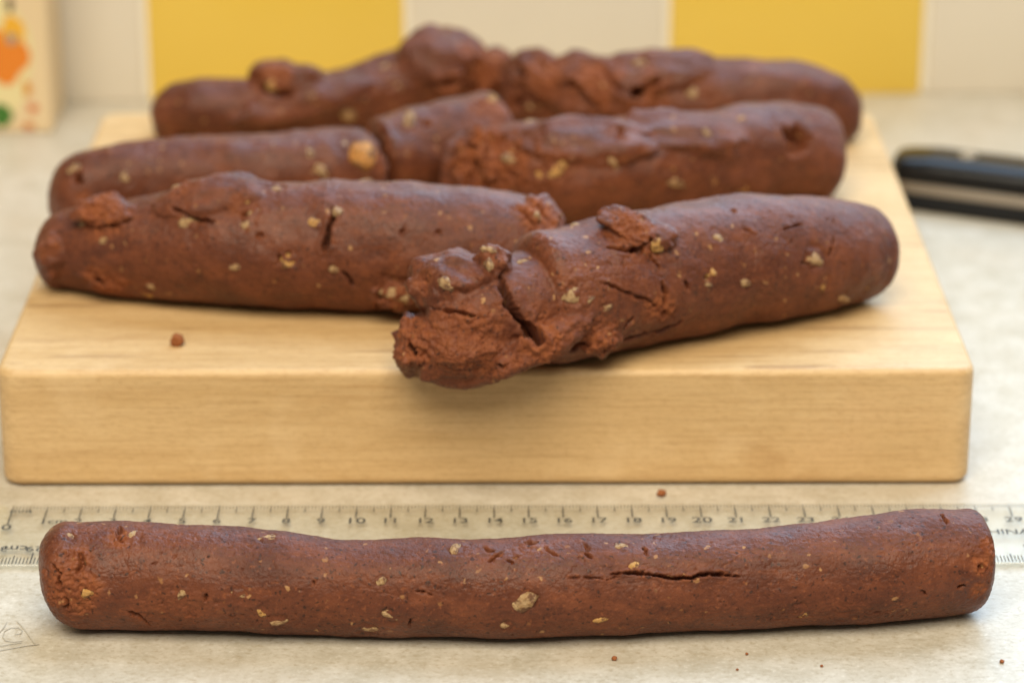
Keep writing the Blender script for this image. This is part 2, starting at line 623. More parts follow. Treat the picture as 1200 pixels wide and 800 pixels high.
def blob(px, py, depth_z, sx, sy, sz, rz=0.0, ry=0.0, rx=0.0, seed=0, rough=0.12):
    """uneven ellipsoid (half sizes in metres) whose middle is seen at px,py and lies at height depth_z"""
    c = gp(px, py, depth_z)
    bm = bmesh.new()
    bmesh.ops.create_icosphere(bm, subdivisions=4, radius=1.0)
    A = np.array([v.co[:] for v in bm.verts])
    k = 1 + rough * fbm(A * 1.7 + seed * 9.1, 3)
    A = A * k[:, None] * np.array([sx, sy, sz])
    M = np.array(Euler((rx, ry, rz)).to_matrix())
    A = A @ M.T + np.array(c)
    F = [tuple(v.index for v in f.verts) for f in bm.faces]
    bm.free()
    return A, F


def lump(base, px, py, sx, sy, sz, out=0.0, rot=0.0, tilt=0.0, seed=0, rough=0.25):
    """uneven slab pressed on the loft, seen at px,py; sx along the log, sy round it, sz thick; out = how proud"""
    V = base[0]
    nth, m = 64, len(V) // 64
    ctr_ = V.reshape(m, nth, 3).mean(1)
    Nn = (V.reshape(m, nth, 3) - ctr_[:, None]).reshape(-1, 3)
    Nn /= np.maximum(1e-9, np.linalg.norm(Nn, axis=1))[:, None]
    sf = Surf(V, Nn)
    p, n = sf.at(px, py)
    n = Vector(n)
    x = Vector((1, 0, 0))
    x = (x - n * x.dot(n)).normalized()
    y = n.cross(x)
    M = Matrix((x, y, n)).transposed() @ Euler((0, tilt, rot)).to_matrix()
    bm = bmesh.new()
    bmesh.ops.create_icosphere(bm, subdivisions=4, radius=1.0)
    A = np.array([v.co[:] for v in bm.verts])
    k = 1 + rough * fbm(A * 1.5 + seed * 9.1, 2)
    A = A * k[:, None] * np.array([sx, sy, sz])
    A = A @ np.array(M).T + p + np.array(n) * out
    F = [tuple(v.index for v in f.verts) for f in bm.faces]
    bm.free()
    return A, F


def remesh(parts, voxel):
    V, F, o = [], [], 0
    for v, f in parts:
        V.append(v)
        F += [tuple(i + o for i in q) for q in f]
        o += len(v)
    V = np.concatenate(V)
    me = bpy.data.meshes.new('tmp')
    me.from_pydata((V * 10).tolist(), [], F)
    ob = bpy.data.objects.new('tmp', me)
    C.objects.link(ob)
    md = ob.modifiers.new('r', 'REMESH')
    md.mode = 'VOXEL'
    md.voxel_size = voxel * 10
    dg = bpy.context.evaluated_depsgraph_get()
    out = bpy.data.meshes.new_from_object(ob.evaluated_get(dg))
    bpy.data.objects.remove(ob)
    bpy.data.meshes.remove(me)
    n = len(out.vertices)
    co = np.empty(n * 3, np.float32)
    out.vertices.foreach_get('co', co)
    P = co.reshape(-1, 3).astype(np.float64) / 10
    ne = len(out.edges)
    E = np.empty(ne * 2, np.int32)
    out.edges.foreach_get('vertices', E)
    return out, P, E.reshape(-1, 2)


def smooth(P, E, it):
    n = len(P)
    deg = np.bincount(E.ravel(), minlength=n).astype(float)
    deg[deg == 0] = 1
    for _ in range(it):
        A = np.empty_like(P)
        for i in range(3):
            A[:, i] = np.bincount(E[:, 0], P[E[:, 1], i], n) + np.bincount(E[:, 1], P[E[:, 0], i], n)
        P = 0.4 * P + 0.6 * A / deg[:, None]
    return P


def normals(me, P):
    me.vertices.foreach_set('co', P.astype(np.float32).ravel())
    me.update()
    N = np.empty(len(P) * 3, np.float32)
    me.vertex_normals.foreach_get('vector', N)
    return N.reshape(-1, 3).astype(np.float64)


def seg_dist(P, pts):
    d = np.full(len(P), 1e9)
    tt = np.zeros(len(P))
    m = len(pts) - 1
    for i in range(m):
        a, b = pts[i], pts[i + 1]
        ab = b - a
        t = np.clip(((P - a) @ ab) / max(1e-12, ab @ ab), 0, 1)
        q = np.linalg.norm(P - a - t[:, None] * ab, axis=1)
        k = q < d
        d[k] = q[k]
        tt[k] = (i + t[k]) / m
    return d, tt


class Surf:
    """the visible side of a log, looked up by photo position"""
    def __init__(self, P, N):
        self.P, self.N = P, N
        self.x, self.y, t = project(P)
        view = np.array([0, 0, CAM_H]) - P
        vis = (N * view).sum(1) > 0
        self.idx = np.nonzero(vis)[0]
        self.X, self.Y = self.x[self.idx], self.y[self.idx]
        self.ppm = F_PX / t.mean()

    def at(self, px, py):
        k = self.idx[np.argmin((self.X - px) ** 2 + (self.Y - py) ** 2)]
        return self.P[k].copy(), self.N[k].copy()


def make_log(label, group, parts, z0, voxel, soft=6, cracks=(), pits=(), crumbs=(), nuts=(), amp=1.0, stretch=1.0,
             crackle=0.5, seed=1.0, nut_seed=1, crumb_amp=1.0):
    me, P, E = remesh(parts, voxel)
    P = smooth(P, E, soft)
    N = normals(me, P)
    sf = Surf(P, N)
    S3 = np.array([stretch, 1.0, 1.0])
    Q = P * S3 + seed * 0.37
    # broad kneading lumps
    d = amp * (0.0008 * fbm(Q / 0.017, 2) + 0.00020 * fbm(Q / 0.0055, 3))
    crumb = np.zeros(len(P))
    for (cx, cy, rad, st) in crumbs:
        c, _ = sf.at(cx, cy)
        dd = np.linalg.norm(P - c, axis=1) + 0.35 * rad / sf.ppm * fbm(Q / 0.005, 3, 0.6)
        crumb = np.maximum(crumb, st * (1 - sstep(0.35 * rad / sf.ppm, 1.05 * rad / sf.ppm, dd)))
    # hand placed cracks
    for (pts, wd, dp) in cracks:
        p3 = np.array([sf.at(*p)[0] for p in pts])
        lo, hi = p3.min(0) - 0.006, p3.max(0) + 0.006
        k = np.nonzero(((P > lo) & (P < hi)).all(1))[0]
        if not len(k):
            continue
        W = np.stack([fbm(P[k] / 0.0026 + 3 * j + seed, 3) for j in range(3)], 1) * 0.0005
        q, tt = seg_dist(P[k] + W, p3)
        ends = np.clip(np.minimum(tt, 1 - tt) * 5 + 0.25, 0, 1)
        w = wd * (0.55 + 0.45 * ends) * (0.8 + 0.5 * noise(P[k] / 0.004 + 5))
        prof = np.clip(1 - q / w, 0, 1) ** 0.8
        lip = np.exp(-((q - 1.7 * w) / w) ** 2) * 0.10
        d[k] += -1.5 * dp * ends * prof + dp * ends * lip
        lipc = np.exp(-((q - 1.5 * w) / (0.8 * w)) ** 2) * sstep(-0.1, 0.5, noise(P[k] / 0.003 + 31))
        crumb[k] = np.maximum(crumb[k], 0.55 * lipc * ends)
    # crackle: broken hairline cracks where a slow mask lets them through
    W = np.stack([fbm(Q / 0.006 + 11 * j, 2) for j in range(3)], 1) * 0.5
    rid = np.abs(noise(Q / 0.0072 + W + 40))
    rid2 = np.abs(noise(Q / 0.0041 + W * 1.4 + 80))
    msk = sstep(0.10, 0.42, fbm(Q / 0.021 + 7, 3))
    msk2 = sstep(0.22, 0.5, fbm(Q / 0.012 + 71, 3))
    d -= 0.38 * crackle * (0.00075 * msk * np.clip(1 - rid / 0.055, 0, 1) + 0.0006 * msk2 * np.clip(1 - rid2 / 0.075, 0, 1))
    # pits
    Wp = np.stack([noise(Q / 0.0021 + 13 * j) for j in range(3)], 1) * 0.5
    pn = fbm(Q / 0.0017 + Wp + 55, 2)
    pm = sstep(-0.1, 0.5, fbm(Q / 0.009 + 91, 2))
    d -= pm * (0.0007 * sstep(0.72, 0.98, pn) + 0.0006 * sstep(0.72, 0.9, fbm(Q / 0.00095 + 33, 2)))
    # a shrunken gap round every piece of nut
    for nn in nuts:
        c, _ = sf.at(nn[0], nn[1])
        rr = 0.5 * max(nn[2], nn[3]) / sf.ppm * 1.15
        k = np.nonzero(np.abs(P[:, 0] - c[0]) < 2.5 * rr)[0]
        q = np.linalg.norm(P[k] - c, axis=1) + 0.25 * rr * noise(P[k] / 0.002 + 61)
        d[k] -= 0.22 * rr * np.exp(-((q - rr) / (0.35 * rr)) ** 2) * sstep(-0.5, 0.3, noise(P[k] / 0.003 + 15))
    for (cx, cy, rad, dp) in pits:
        c, _ = sf.at(cx, cy)
        q = np.linalg.norm(P - c, axis=1) + rad / sf.ppm * 0.3 * fbm(P / 0.003 + seed, 2)
        pf = 1 - sstep(0.35 * rad / sf.ppm, rad / sf.ppm, q)
        d -= dp * pf
        crumb = np.maximum(crumb, 0.5 * pf * (1 - pf) * 4)
    # crumbly torn texture
    rg = fbm(P / 0.0030 + 23 + seed, 4, 0.6)
    gr = np.abs(noise(P / 0.0019 + 9)) - 0.25
    d += crumb_amp * crumb * (0.0008 * rg + 0.0004 * gr)
    kc = np.nonzero(crumb > 0.03)[0]
    if len(kc):
        Pw = P[kc] + 0.0005 * np.stack([noise(P[kc] / 0.0016 + 5 * j) for j in range(3)], 1)
        f1, f2 = worley(Pw / 0.0024)
        g1, g2 = worley(Pw / 0.0012 + 3)
        d[kc] += crumb_amp * crumb[kc] * (0.0007 * (np.clip((f2 - f1) / 0.35, 0, 1) - 0.6) + 0.00030 * (np.clip((g2 - g1) / 0.35, 0, 1) - 0.6))
    # fine grain everywhere
    d += 0.00010 * fbm(Q / 0.0011, 3, 0.6)
    d = np.clip(d, -0.009, 0.0022)
    P2 = P + N * d[:, None]
    yfb = yf + 0.003
    low = z0 + 0.0004 if z0 < 0.01 else np.where((P2[:, 1] > yfb) | (P2[:, 0] > gp(585, 430, Z).x), z0 + 0.0004, z0 - 0.0025)
    P2[:, 2] = np.maximum(P2[:, 2], low)
    N2 = normals(me, P2)
    ctr = P2.mean(0)
    ctr[2] = z0
    me.vertices.foreach_set('co', (P2 - ctr).astype(np.float32).ravel())
    a = me.attributes.new('crumb', 'FLOAT', 'POINT')
    a.data.foreach_set('value', np.clip(crumb, 0, 1).astype(np.float32))
    me.update()
    root = empty('dough_log', ctr, label, 'dough log', group)
    me.name = 'dough_body'
    link('dough_body', me, M_dough, root, smooth=True)
    # pieces of nut pressed into the dough
    sf2 = Surf(P2, N2)
    for i, nn in enumerate(n_ for n_ in nuts if n_[2] * n_[3] > 66):
        cx, cy, w, h = nn[:4]
        mat = nn[4] if len(nn) > 4 else 0
        p, nrm = sf2.at(cx, cy)
        rx_, ry_ = w / 2 / sf2.ppm * 1.62, h / 2 / sf2.ppm * 1.62
        o = bpy.data.objects.new('nut_piece', NUTS[mat][(i * 5 + nut_seed) % len(NUTS[mat])])
        C.objects.link(o)
        o.parent = root
        n_ = Vector(nrm)
        view = (Vector((0, 0, CAM_H)) - Vector(p)).normalized()
        nz = (n_ * 0.8 + view * 0.4).normalized()
        xx = Vector((1, 0, 0)).cross(nz)
        yy = xx.normalized()
        xx = nz.cross(yy) if False else yy.cross(nz)
        rot = random.uniform(-0.6, 0.6)
        M = Matrix((xx, yy, nz)).transposed().to_4x4() @ Matrix.Rotation(rot, 4, 'Z')
        rz_ = min(rx_, ry_) * 0.80
        M = Matrix.Translation(Vector(p) - Vector(ctr) - nz * rz_ * (0.45 if mat == 2 else random.uniform(0.70, 0.86))) @ M @ Matrix.Diagonal((rx_, ry_, rz_, 1))
        o.matrix_local = M
    return root


def nut_meshes(mat):
    res = []
    for s in range(6):
        bm = bmesh.new()
        bmesh.ops.create_icosphere(bm, subdivisions=2, radius=1.0)
        A = np.array([v.co[:] for v in bm.verts])
        k = 1 + 0.40 * noise(A * 1.3 + s * 7.7) + 0.20 * noise(A * 2.6 + s)
        # blunt, broken facets
        for j in range(4):
            nv = rng.normal(size=3)
            nv /= np.linalg.norm(nv)
            dd = (A * k[:, None]) @ nv
            cut = 0.55
            kk = dd > cut
            k[kk] *= cut / dd[kk]
        for v, q in zip(bm.verts, k):
            v.co *= q * 1.15
        me = bm_mesh(bm, 'nut_piece')
        me.materials.append(mat)
        me.polygons.foreach_set('use_smooth', [True] * len(me.polygons))
        res.append(me)
    return res


def whole_nut(mat):
    bm = bmesh.new()
    bmesh.ops.create_icosphere(bm, subdivisions=3, radius=1.0)
    for v in bm.verts:
        v.co *= 1 + 0.10 * math.sin(3 * v.co.x + 1) * math.cos(2 * v.co.y)
    me = bm_mesh(bm, 'nut_piece')
    me.materials.append(mat)
    me.polygons.foreach_set('use_smooth', [True] * len(me.polygons))
    return [me]


M_nut3 = nut_material('orange_nut', (0.55, 0.22, 0.04), (0.60, 0.30, 0.08))
NUTS = [nut_meshes(M_nut), nut_meshes(M_nut2), whole_nut(M_nut3)]
Z = BOARD_Z
GROUP = 'chocolate dough logs'

# --- the long log in front, on the counter
front = [loft([(92, 613, 737), (150, 611, 737), (250, 615, 739), (300, 619, 741), (350, 625, 743), (400, 631, 744), (450, 632, 745), (500, 631, 746),
               (560, 630, 747), (640, 626, 747), (700, 625, 744), (760, 624, 742), (820, 623, 739), (860, 622, 737), (900, 617, 735), (950, 612, 732),
               (1000, 605, 730), (1050, 599, 727), (1100, 596, 723), (1127, 597, 720)], 0.0,
              (0.0103, 2.2, 0.0030), (0.0062, 3.4, 0.0008))]
make_log('long smooth dough log lying alone on the counter in front of the ruler', GROUP, front, 0.0, 0.00032, soft=8,
         stretch=0.75, crackle=0.75, amp=0.8, seed=1.3,
         cracks=[([(664, 677), (690, 676), (708, 677), (728, 674)], 0.0005, 0.0010), ([(716, 671), (730, 671), (745, 671), (762, 674), (780, 676), (800, 677), (815, 676), (830, 672), (850, 674), (872, 674)], 0.0007, 0.0026),
                 ([(565, 638), (570, 642), (578, 646)], 0.0007, 0.0012), ([(572, 660), (582, 651), (591, 645)], 0.0006, 0.0012),
                 ([(593, 655), (600, 660)], 0.0007, 0.0012), ([(638, 640), (645, 646), (652, 650)], 0.0007, 0.0013),
                 ([(683, 637), (688, 648), (694, 656)], 0.0007, 0.0013), ([(753, 640), (760, 650)], 0.0006, 0.0011),
                 ([(1103, 602), (1109, 613)], 0.0007, 0.0022), ([(615, 632), (622, 636), (630, 634)], 0.0008, 0.0014),
                 ([(149, 715), (162, 722), (178, 733)], 0.0006, 0.0015), ([(243, 695), (241, 705)], 0.0006, 0.0014),
                 ([(480, 722), (481, 733)], 0.0006, 0.0014), ([(366, 678), (369, 686)], 0.0006, 0.0013), ([(487, 691), (506, 697)], 0.0006, 0.0010),
                 ([(140, 616), (138, 626), (143, 636)], 0.0009, 0.0016), ([(1124, 690), (1133, 686)], 0.0006, 0.0014), ([(1080, 692), (1086, 697)], 0.0006, 0.0012),
                 ([(92, 646), (97, 660), (90, 672)], 0.0008, 0.0014), ([(60, 660), (70, 672), (66, 688)], 0.0007, 0.0014), ([(74, 700), (84, 714)], 0.0007, 0.0014)],
         pits=[(69, 684, 5, 0.0018), (77, 712, 4, 0.0016), (140, 630, 6, 0.0014), (1150, 665, 7, 0.0012)],
         crumbs=[(80, 690, 46, 0.75), (92, 655, 26, 0.6), (139, 627, 20, 0.7), (1152, 664, 20, 0.9), (1158, 640, 18, 0.8), (1146, 690, 14, 0.7), (610, 640, 26, 0.25), (200, 715, 60, 0.25)],
         nuts=[(80, 627, 11, 8), (76, 639, 7, 6), (155, 626, 17, 10), (222, 628, 8, 6), (312, 630, 15, 10), (390, 637, 9, 5), (533, 643, 11, 14), (548, 640, 7, 6),
               (447, 680, 9, 9), (458, 722, 16, 8), (430, 737, 17, 7), (214, 692, 13, 8), (279, 696, 13, 8), (105, 694, 10, 8, 1), (615, 703, 22, 18), (730, 640, 13, 9),
               (742, 662, 9, 9, 1), (773, 627, 16, 7), (776, 665, 7, 7), (937, 714, 14, 15, 1), (1057, 718, 11, 6), (326, 728, 18, 6), (307, 716, 7, 10, 1),
               (595, 733, 11, 8), (702, 725, 12, 6, 1), (790, 723, 10, 6, 1), (318, 664, 4, 6), (395, 681, 4, 6), (227, 718, 5, 8, 1), (92, 732, 8, 6, 1), (600, 668, 7, 7)], nut_seed=1)

# --- front left log on the board
A_st = [(82, 244, 337), (120, 240, 344), (170, 232, 350), (220, 222, 354), (270, 216, 358), (330, 213, 361), (400, 212, 363), (460, 212, 365),
        (520, 216, 365), (560, 220, 364), (600, 226, 362), (625, 234, 358)]
A0 = loft(A_st, Z, (0.0095, 2.4, -0.002), (0.0075, 3.2, -0.003))
A_parts = [A0,
           lump(A0, 120, 250, 0.0108, 0.0058, 0.0036, 0.0012, rot=-0.12, tilt=0.10, seed=2, rough=0.30),
           lump(A0, 253, 226, 0.0180, 0.0095, 0.0066, -0.0022, rot=0.05, tilt=-0.03, seed=3, rough=0.16),
           lump(A0, 60, 300, 0.0060, 0.0070, 0.0060, -0.0030, seed=5, rough=0.3),
           lump(A0, 466, 351, 0.0080, 0.0062, 0.0050, -0.0020, seed=6, rough=0.3),
           lump(A0, 132, 335, 0.0100, 0.0030, 0.0030, -0.0020, seed=8, rough=0.4),
           lump(A0, 635, 250, 0.0070, 0.0100, 0.0050, -0.0030, rot=0.2, seed=9, rough=0.35)]
make_log('thick log at the left front of the board with a torn flap and vertical crack', GROUP, A_parts, Z, 0.00040, soft=4, seed=2.1, crackle=0.8,
         cracks=[([(391, 243), (390, 256), (384, 272), (381, 288), (379, 302)], 0.0011, 0.0042), ([(401, 318), (410, 326), (416, 336)], 0.0008, 0.0022),
                 ([(200, 243), (215, 250), (232, 258), (252, 260)], 0.0010, 0.0022), ([(283, 252), (293, 247)], 0.0010, 0.0024),
                 ([(120, 264), (140, 264), (156, 256)], 0.0011, 0.0030), ([(110, 330), (118, 325), (124, 337)], 0.0010, 0.0025),
                 ([(445, 340), (443, 350), (442, 362)], 0.0011, 0.0030), ([(476, 262), (470, 276)], 0.0006, 0.0012), ([(325, 300), (333, 308)], 0.0009, 0.0018),
                 ([(606, 240), (618, 252), (626, 266)], 0.0010, 0.0022), ([(630, 240), (640, 256)], 0.0010, 0.0022)],
         pits=[(305, 277, 6, 0.0016), (515, 272, 4, 0.0014), (338, 297, 5, 0.0012)],
         crumbs=[(120, 245, 44, 0.9), (52, 290, 26, 0.6), (125, 335, 34, 0.7), (632, 252, 34, 0.95), (210, 222, 22, 0.6), (285, 240, 20, 0.5), (465, 348, 26, 0.6)],
         nuts=[(223, 260, 17, 11), (200, 270, 9, 6), (120, 283, 10, 8), (290, 263, 13, 11), (298, 246, 11, 7), (393, 249, 9, 8), (275, 312, 10, 8), (228, 313, 7, 8),
               (337, 302, 17, 12, 1), (389, 316, 10, 8), (178, 335, 13, 8), (170, 343, 13, 8, 1), (325, 221, 13, 8), (208, 218, 9, 9), (203, 226, 8, 7), (287, 233, 9, 9, 1),
               (146, 241, 9, 6, 1), (97, 264, 12, 9), (449, 298, 8, 7), (461, 343, 30, 12), (623, 260, 9, 15), (425, 212, 18, 5), (372, 262, 14, 8, 1), (107, 243, 12, 5)], nut_seed=2)

# --- front right log on the board
B_st = [(535, 318, 447), (560, 305, 447), (600, 288, 440), (650, 268, 427), (700, 258, 416), (750, 248, 404), (800, 237, 394), (850, 229, 384), (900, 227, 377),
        (950, 229, 367), (985, 234, 359), (1004, 239, 353)]
B0 = loft(B_st, Z, (0.0075, 3.5, -0.001), (0.0078, 2.6, 0.0))
B1 = loft(B_st[3:], Z, (0.0100, 3.0, 0.001), (0.0078, 2.6, 0.0))
_c = B0[0].reshape(-1, 64, 3).mean(1)[:, None]
B_core = ((_c + (B0[0].reshape(-1, 64, 3) - _c) * 0.80).reshape(-1, 3), B0[1])
B_parts = [B1, B_core,
           blob(540, 338, Z + 0.0260, 0.0150, 0.012, 0.0105, ry=0.16, rz=0.1, seed=12, rough=0.22),
           blob(543, 405, Z + 0.0115, 0.0170, 0.012, 0.0118, ry=-0.08, seed=13, rough=0.16),
           blob(496, 406, Z + 0.0100, 0.0092, 0.010, 0.0100, ry=-0.5, seed=14, rough=0.28),
           blob(585, 380, Z + 0.0155, 0.0090, 0.009, 0.0090, seed=19, rough=0.25),
           lump(B0, 745, 270, 0.0125, 0.0062, 0.0036, 0.0010, rot=-0.25, tilt=0.10, seed=15, rough=0.25),
           lump(B0, 640, 404, 0.0175, 0.0050, 0.0050, -0.0015, rot=0.22, seed=16, rough=0.2),
           lump(B0, 705, 400, 0.0062, 0.0050, 0.0045, -0.0008, seed=17, rough=0.32),
           lump(B0, 578, 300, 0.0058, 0.0060, 0.0050, -0.0018, seed=18, rough=0.25)]
make_log('cracked log at the right front of the board, broken end over the edge', GROUP, B_parts, Z, 0.00038, soft=3, seed=3.7, crackle=1.0,
         cracks=[([(588, 322), (592, 342), (600, 362), (612, 376), (620, 392), (634, 400), (652, 404), (672, 408), (690, 404)], 0.0019, 0.0068),
                 ([(612, 378), (622, 390), (634, 398)], 0.0026, 0.0070),
                 ([(505, 362), (522, 362), (540, 366), (558, 372)], 0.0009, 0.0025), ([(732, 384), (742, 372)], 0.0008, 0.0028), ([(776, 362), (780, 345), (775, 330)], 0.0010, 0.0028),
                 ([(712, 288), (730, 292), (748, 294), (762, 286)], 0.0011, 0.0034), ([(705, 330), (730, 342), (760, 352), (775, 368)], 0.0007, 0.0016),
                 ([(803, 328), (806, 342)], 0.0007, 0.0020), ([(978, 278), (974, 290), (972, 300)], 0.0008, 0.0024), ([(940, 306), (948, 310)], 0.0008, 0.0016),
                 ([(762, 278), (765, 300), (776, 318)], 0.0008, 0.0018), ([(712, 258), (724, 266)], 0.0009, 0.0022), ([(690, 404), (730, 398), (780, 386), (800, 376)], 0.0011, 0.0030),
                 ([(870, 268), (890, 276)], 0.0006, 0.0012), ([(920, 268), (940, 262)], 0.0006, 0.0012), ([(583, 428), (592, 432)], 0.0010, 0.0022),
                 ([(478, 396), (486, 412), (490, 428)], 0.0012, 0.0038)],
         pits=[(482, 404, 7, 0.0040), (778, 368, 7, 0.0022), (829, 325, 5, 0.0014), (860, 248, 4, 0.0012)],
         crumbs=[(545, 410, 70, 0.65), (485, 400, 40, 0.95), (640, 400, 46, 0.85), (745, 268, 36, 0.8), (705, 398, 34, 0.9), (775, 362, 30, 0.8), (500, 330, 20, 0.7), (580, 300, 22, 0.5), (690, 330, 50, 0.3)],
         nuts=[(574, 291, 12, 7), (577, 313, 9, 12), (518, 332, 16, 12), (670, 346, 18, 14), (687, 354, 12, 9), (675, 263, 12, 7), (550, 374, 10, 5), (773, 288, 12, 14, 1), (632, 381, 9, 6),
               (615, 306, 12, 6), (709, 364, 12, 6), (956, 301, 23, 14), (775, 320, 9, 7, 1), (828, 330, 9, 9), (836, 321, 8, 10, 1), (872, 330, 14, 9), (965, 332, 12, 14, 1), (984, 350, 17, 8),
               (840, 277, 14, 7), (930, 258, 8, 5), (812, 320, 6, 8, 1)], nut_seed=3)

# --- middle left log, broken in the middle
C_st1 = [(96, 178, 268), (140, 167, 264), (200, 161, 260), (260, 158, 258), (320, 155, 256), (380, 151, 252), (421, 149, 246)]
C_st2 = [(453, 136, 236), (480, 129, 232), (520, 119, 226), (565, 108, 217)]
C_parts = [loft(C_st1, Z, (0.0115, 2.3, -0.004), (0.0076, 2.6, -0.003)), loft(C_st2, Z, (0.0045, 2.6, 0.003), (0.0070, 4.5, 0.0))]
make_log('log snapped in two behind the left front log, orange nut at the break', GROUP, C_parts, Z, 0.00062, soft=4, seed=5.2, crackle=0.5, amp=1.2,
         cracks=[([(430, 150), (437, 162), (447, 177), (456, 192)], 0.0022, 0.0060), ([(88, 210), (92, 204), (96, 216)], 0.0014, 0.0025)],
         pits=[(90, 209, 8, 0.0024), (500, 145, 7, 0.0020), (563, 122, 6, 0.0018)],
         crumbs=[(428, 140, 16, 0.7), (572, 125, 30, 0.7), (448, 190, 24, 0.5), (96, 232, 14, 0.6)],
         nuts=[(103, 178, 13, 8), (87, 197, 12, 11), (149, 212, 11, 10), (475, 144, 11, 23), (404, 168, 20, 11), (356, 180, 13, 13), (377, 199, 15, 10), (425, 181, 23, 24, 2), (576, 120, 12, 16, 1)], nut_seed=4)

# --- middle right log
D_st = [(548, 155, 250), (590, 146, 257), (640, 143, 262), (690, 141, 261), (740, 137, 257), (790, 134, 252), (830, 129, 247), (870, 122, 241), (910, 119, 236), (945, 124, 233), (962, 132, 232)]
D0 = loft(D_st, Z, (0.0050, 5.0, 0.0), (0.0062, 3.0, -0.004))
D_parts = [D0, lump(D0, 545, 185, 0.0035, 0.010, 0.004, -0.001, seed=31, rough=0.4), lump(D0, 566, 180, 0.0030, 0.011, 0.004, -0.001, rot=0.2, seed=32, rough=0.4),
           lump(D0, 690, 160, 0.024, 0.010, 0.005, -0.0025, seed=34, rough=0.2), lump(D0, 800, 150, 0.022, 0.010, 0.005, -0.0025, seed=35, rough=0.2)]
make_log('log at the right middle of the board with a hole near its right end', GROUP, D_parts, Z, 0.00062, soft=3, seed=6.4, crackle=0.4, amp=1.6, crumb_amp=2.0,
         cracks=[([(548, 150), (553, 175), (556, 200)], 0.0014, 0.0030), ([(568, 150), (570, 180), (576, 205)], 0.0014, 0.0030), ([(720, 165), (728, 150), (735, 185)], 0.0014, 0.0016),
                 ([(918, 150), (924, 164), (928, 182)], 0.0016, 0.0035)],
         pits=[(937, 162, 18, 0.0075), (580, 163, 16, 0.0035), (932, 178, 8, 0.003)],
         crumbs=[(560, 185, 62, 1.0), (600, 185, 40, 0.8), (640, 200, 30, 0.4), (929, 170, 18, 0.8), (655, 190, 24, 0.5)],
         nuts=[(784, 212, 22, 13), (621, 139, 13, 6), (599, 188, 14, 9), (719, 193, 12, 10), (653, 199, 16, 10, 1), (633, 204, 9, 8, 1), (868, 222, 16, 8, 1), (829, 155, 8, 10), (871, 140, 10, 8, 1)], nut_seed=5)

# --- back left log
E_st = [(212, 96, 162), (235, 89, 164), (270, 92, 164), (310, 94, 162), (350, 90, 159), (390, 84, 155), (430, 72, 150), (470, 58, 144), (500, 44, 138), (525, 40, 136), (550, 48, 134), (580, 68, 132)]
E0 = loft(E_st, Z, (0.0105, 2.4, -0.004), (0.0070, 2.4, -0.003))
E_parts = [E0,
           lump(E0, 338, 94, 0.0130, 0.009, 0.0070, 0.0005, tilt=0.15, seed=41, rough=0.30), lump(E0, 370, 118, 0.030, 0.007, 0.006, -0.0022, rot=0.25, seed=45, rough=0.2),
           lump(E0, 518, 66, 0.0160, 0.013, 0.0070, -0.0005, seed=42, rough=0.2), lump(E0, 575, 84, 0.0090, 0.010, 0.0070, -0.001, rot=-0.5, seed=43, rough=0.35)]
make_log('lumpy dough log at the far left back of the board with two knobs on top', GROUP, E_parts, Z, 0.00065, soft=9, seed=7.7, crackle=0.5, amp=1.5,
         cracks=[([(304, 90), (308, 103), (320, 110), (345, 112)], 0.0020, 0.0045), ([(476, 58), (478, 72), (486, 84)], 0.0012, 0.0018), ([(502, 97), (515, 98), (528, 98), (542, 93)], 0.0022, 0.0048), ([(560, 70), (566, 82)], 0.0014, 0.0025)],
         pits=[(530, 98, 10, 0.0030), (560, 76, 7, 0.002)],
         crumbs=[(322, 84, 26, 0.8), (528, 96, 22, 0.8), (575, 82, 40, 0.8), (550, 60, 20, 0.6)],
         nuts=[(452, 77, 12, 9), (462, 110, 14, 16), (407, 132, 16, 22), (321, 100, 10, 9, 1), (366, 118, 14, 8, 1)], nut_seed=6)

# --- back right log
F_st = [(622, 76, 150), (660, 74, 156), (700, 73, 162), (740, 70, 166), (790, 69, 168), (840, 68, 169), (890, 68, 169), (930, 71, 169), (960, 79, 168), (976, 88, 167)]
F0 = loft(F_st, Z, (0.0075, 3.0, 0.0), (0.0105, 2.3, -0.003))
F_parts = [F0,
           lump(F0, 645, 98, 0.0200, 0.008, 0.0065, -0.0005, rot=-0.75, seed=51, rough=0.3), lump(F0, 690, 92, 0.0160, 0.010, 0.0060, 0.0, rot=-0.6, seed=52, rough=0.3),
           lump(F0, 765, 84, 0.0220, 0.010, 0.0055, -0.001, rot=0.1, seed=53, rough=0.2), lump(F0, 725, 122, 0.013, 0.007, 0.006, -0.001, seed=54, rough=0.35)]
make_log('dough log at the far right back of the board, cracked and broken towards its left', GROUP, F_parts, Z, 0.00065, soft=8, seed=8.9, crackle=0.5, amp=1.4,
         cracks=[([(655, 75), (668, 98), (685, 115), (700, 128)], 0.0024, 0.0062), ([(738, 114), (748, 111), (758, 104), (772, 93)], 0.0026, 0.0062), ([(705, 70), (712, 92), (730, 108)], 0.0014, 0.0026),
                 ([(603, 78), (611, 98), (606, 122)], 0.0030, 0.0062)],
         pits=[(606, 92, 13, 0.0045), (748, 108, 9, 0.003), (604, 122, 10, 0.004)],
         crumbs=[(640, 85, 40, 0.8), (700, 100, 44, 0.85), (760, 112, 34, 0.8), (830, 105, 30, 0.3)],
         nuts=[(746, 74, 15, 9), (813, 107, 20, 13), (629, 121, 18, 14), (686, 73, 12, 8, 1), (880, 98, 12, 8, 1)], nut_seed=7)


# ------------------------------------------------------------------ crumbs
M_crumb = plain('dry_crumb', (0.30, 0.105, 0.038), 0.75, spec=0.2)


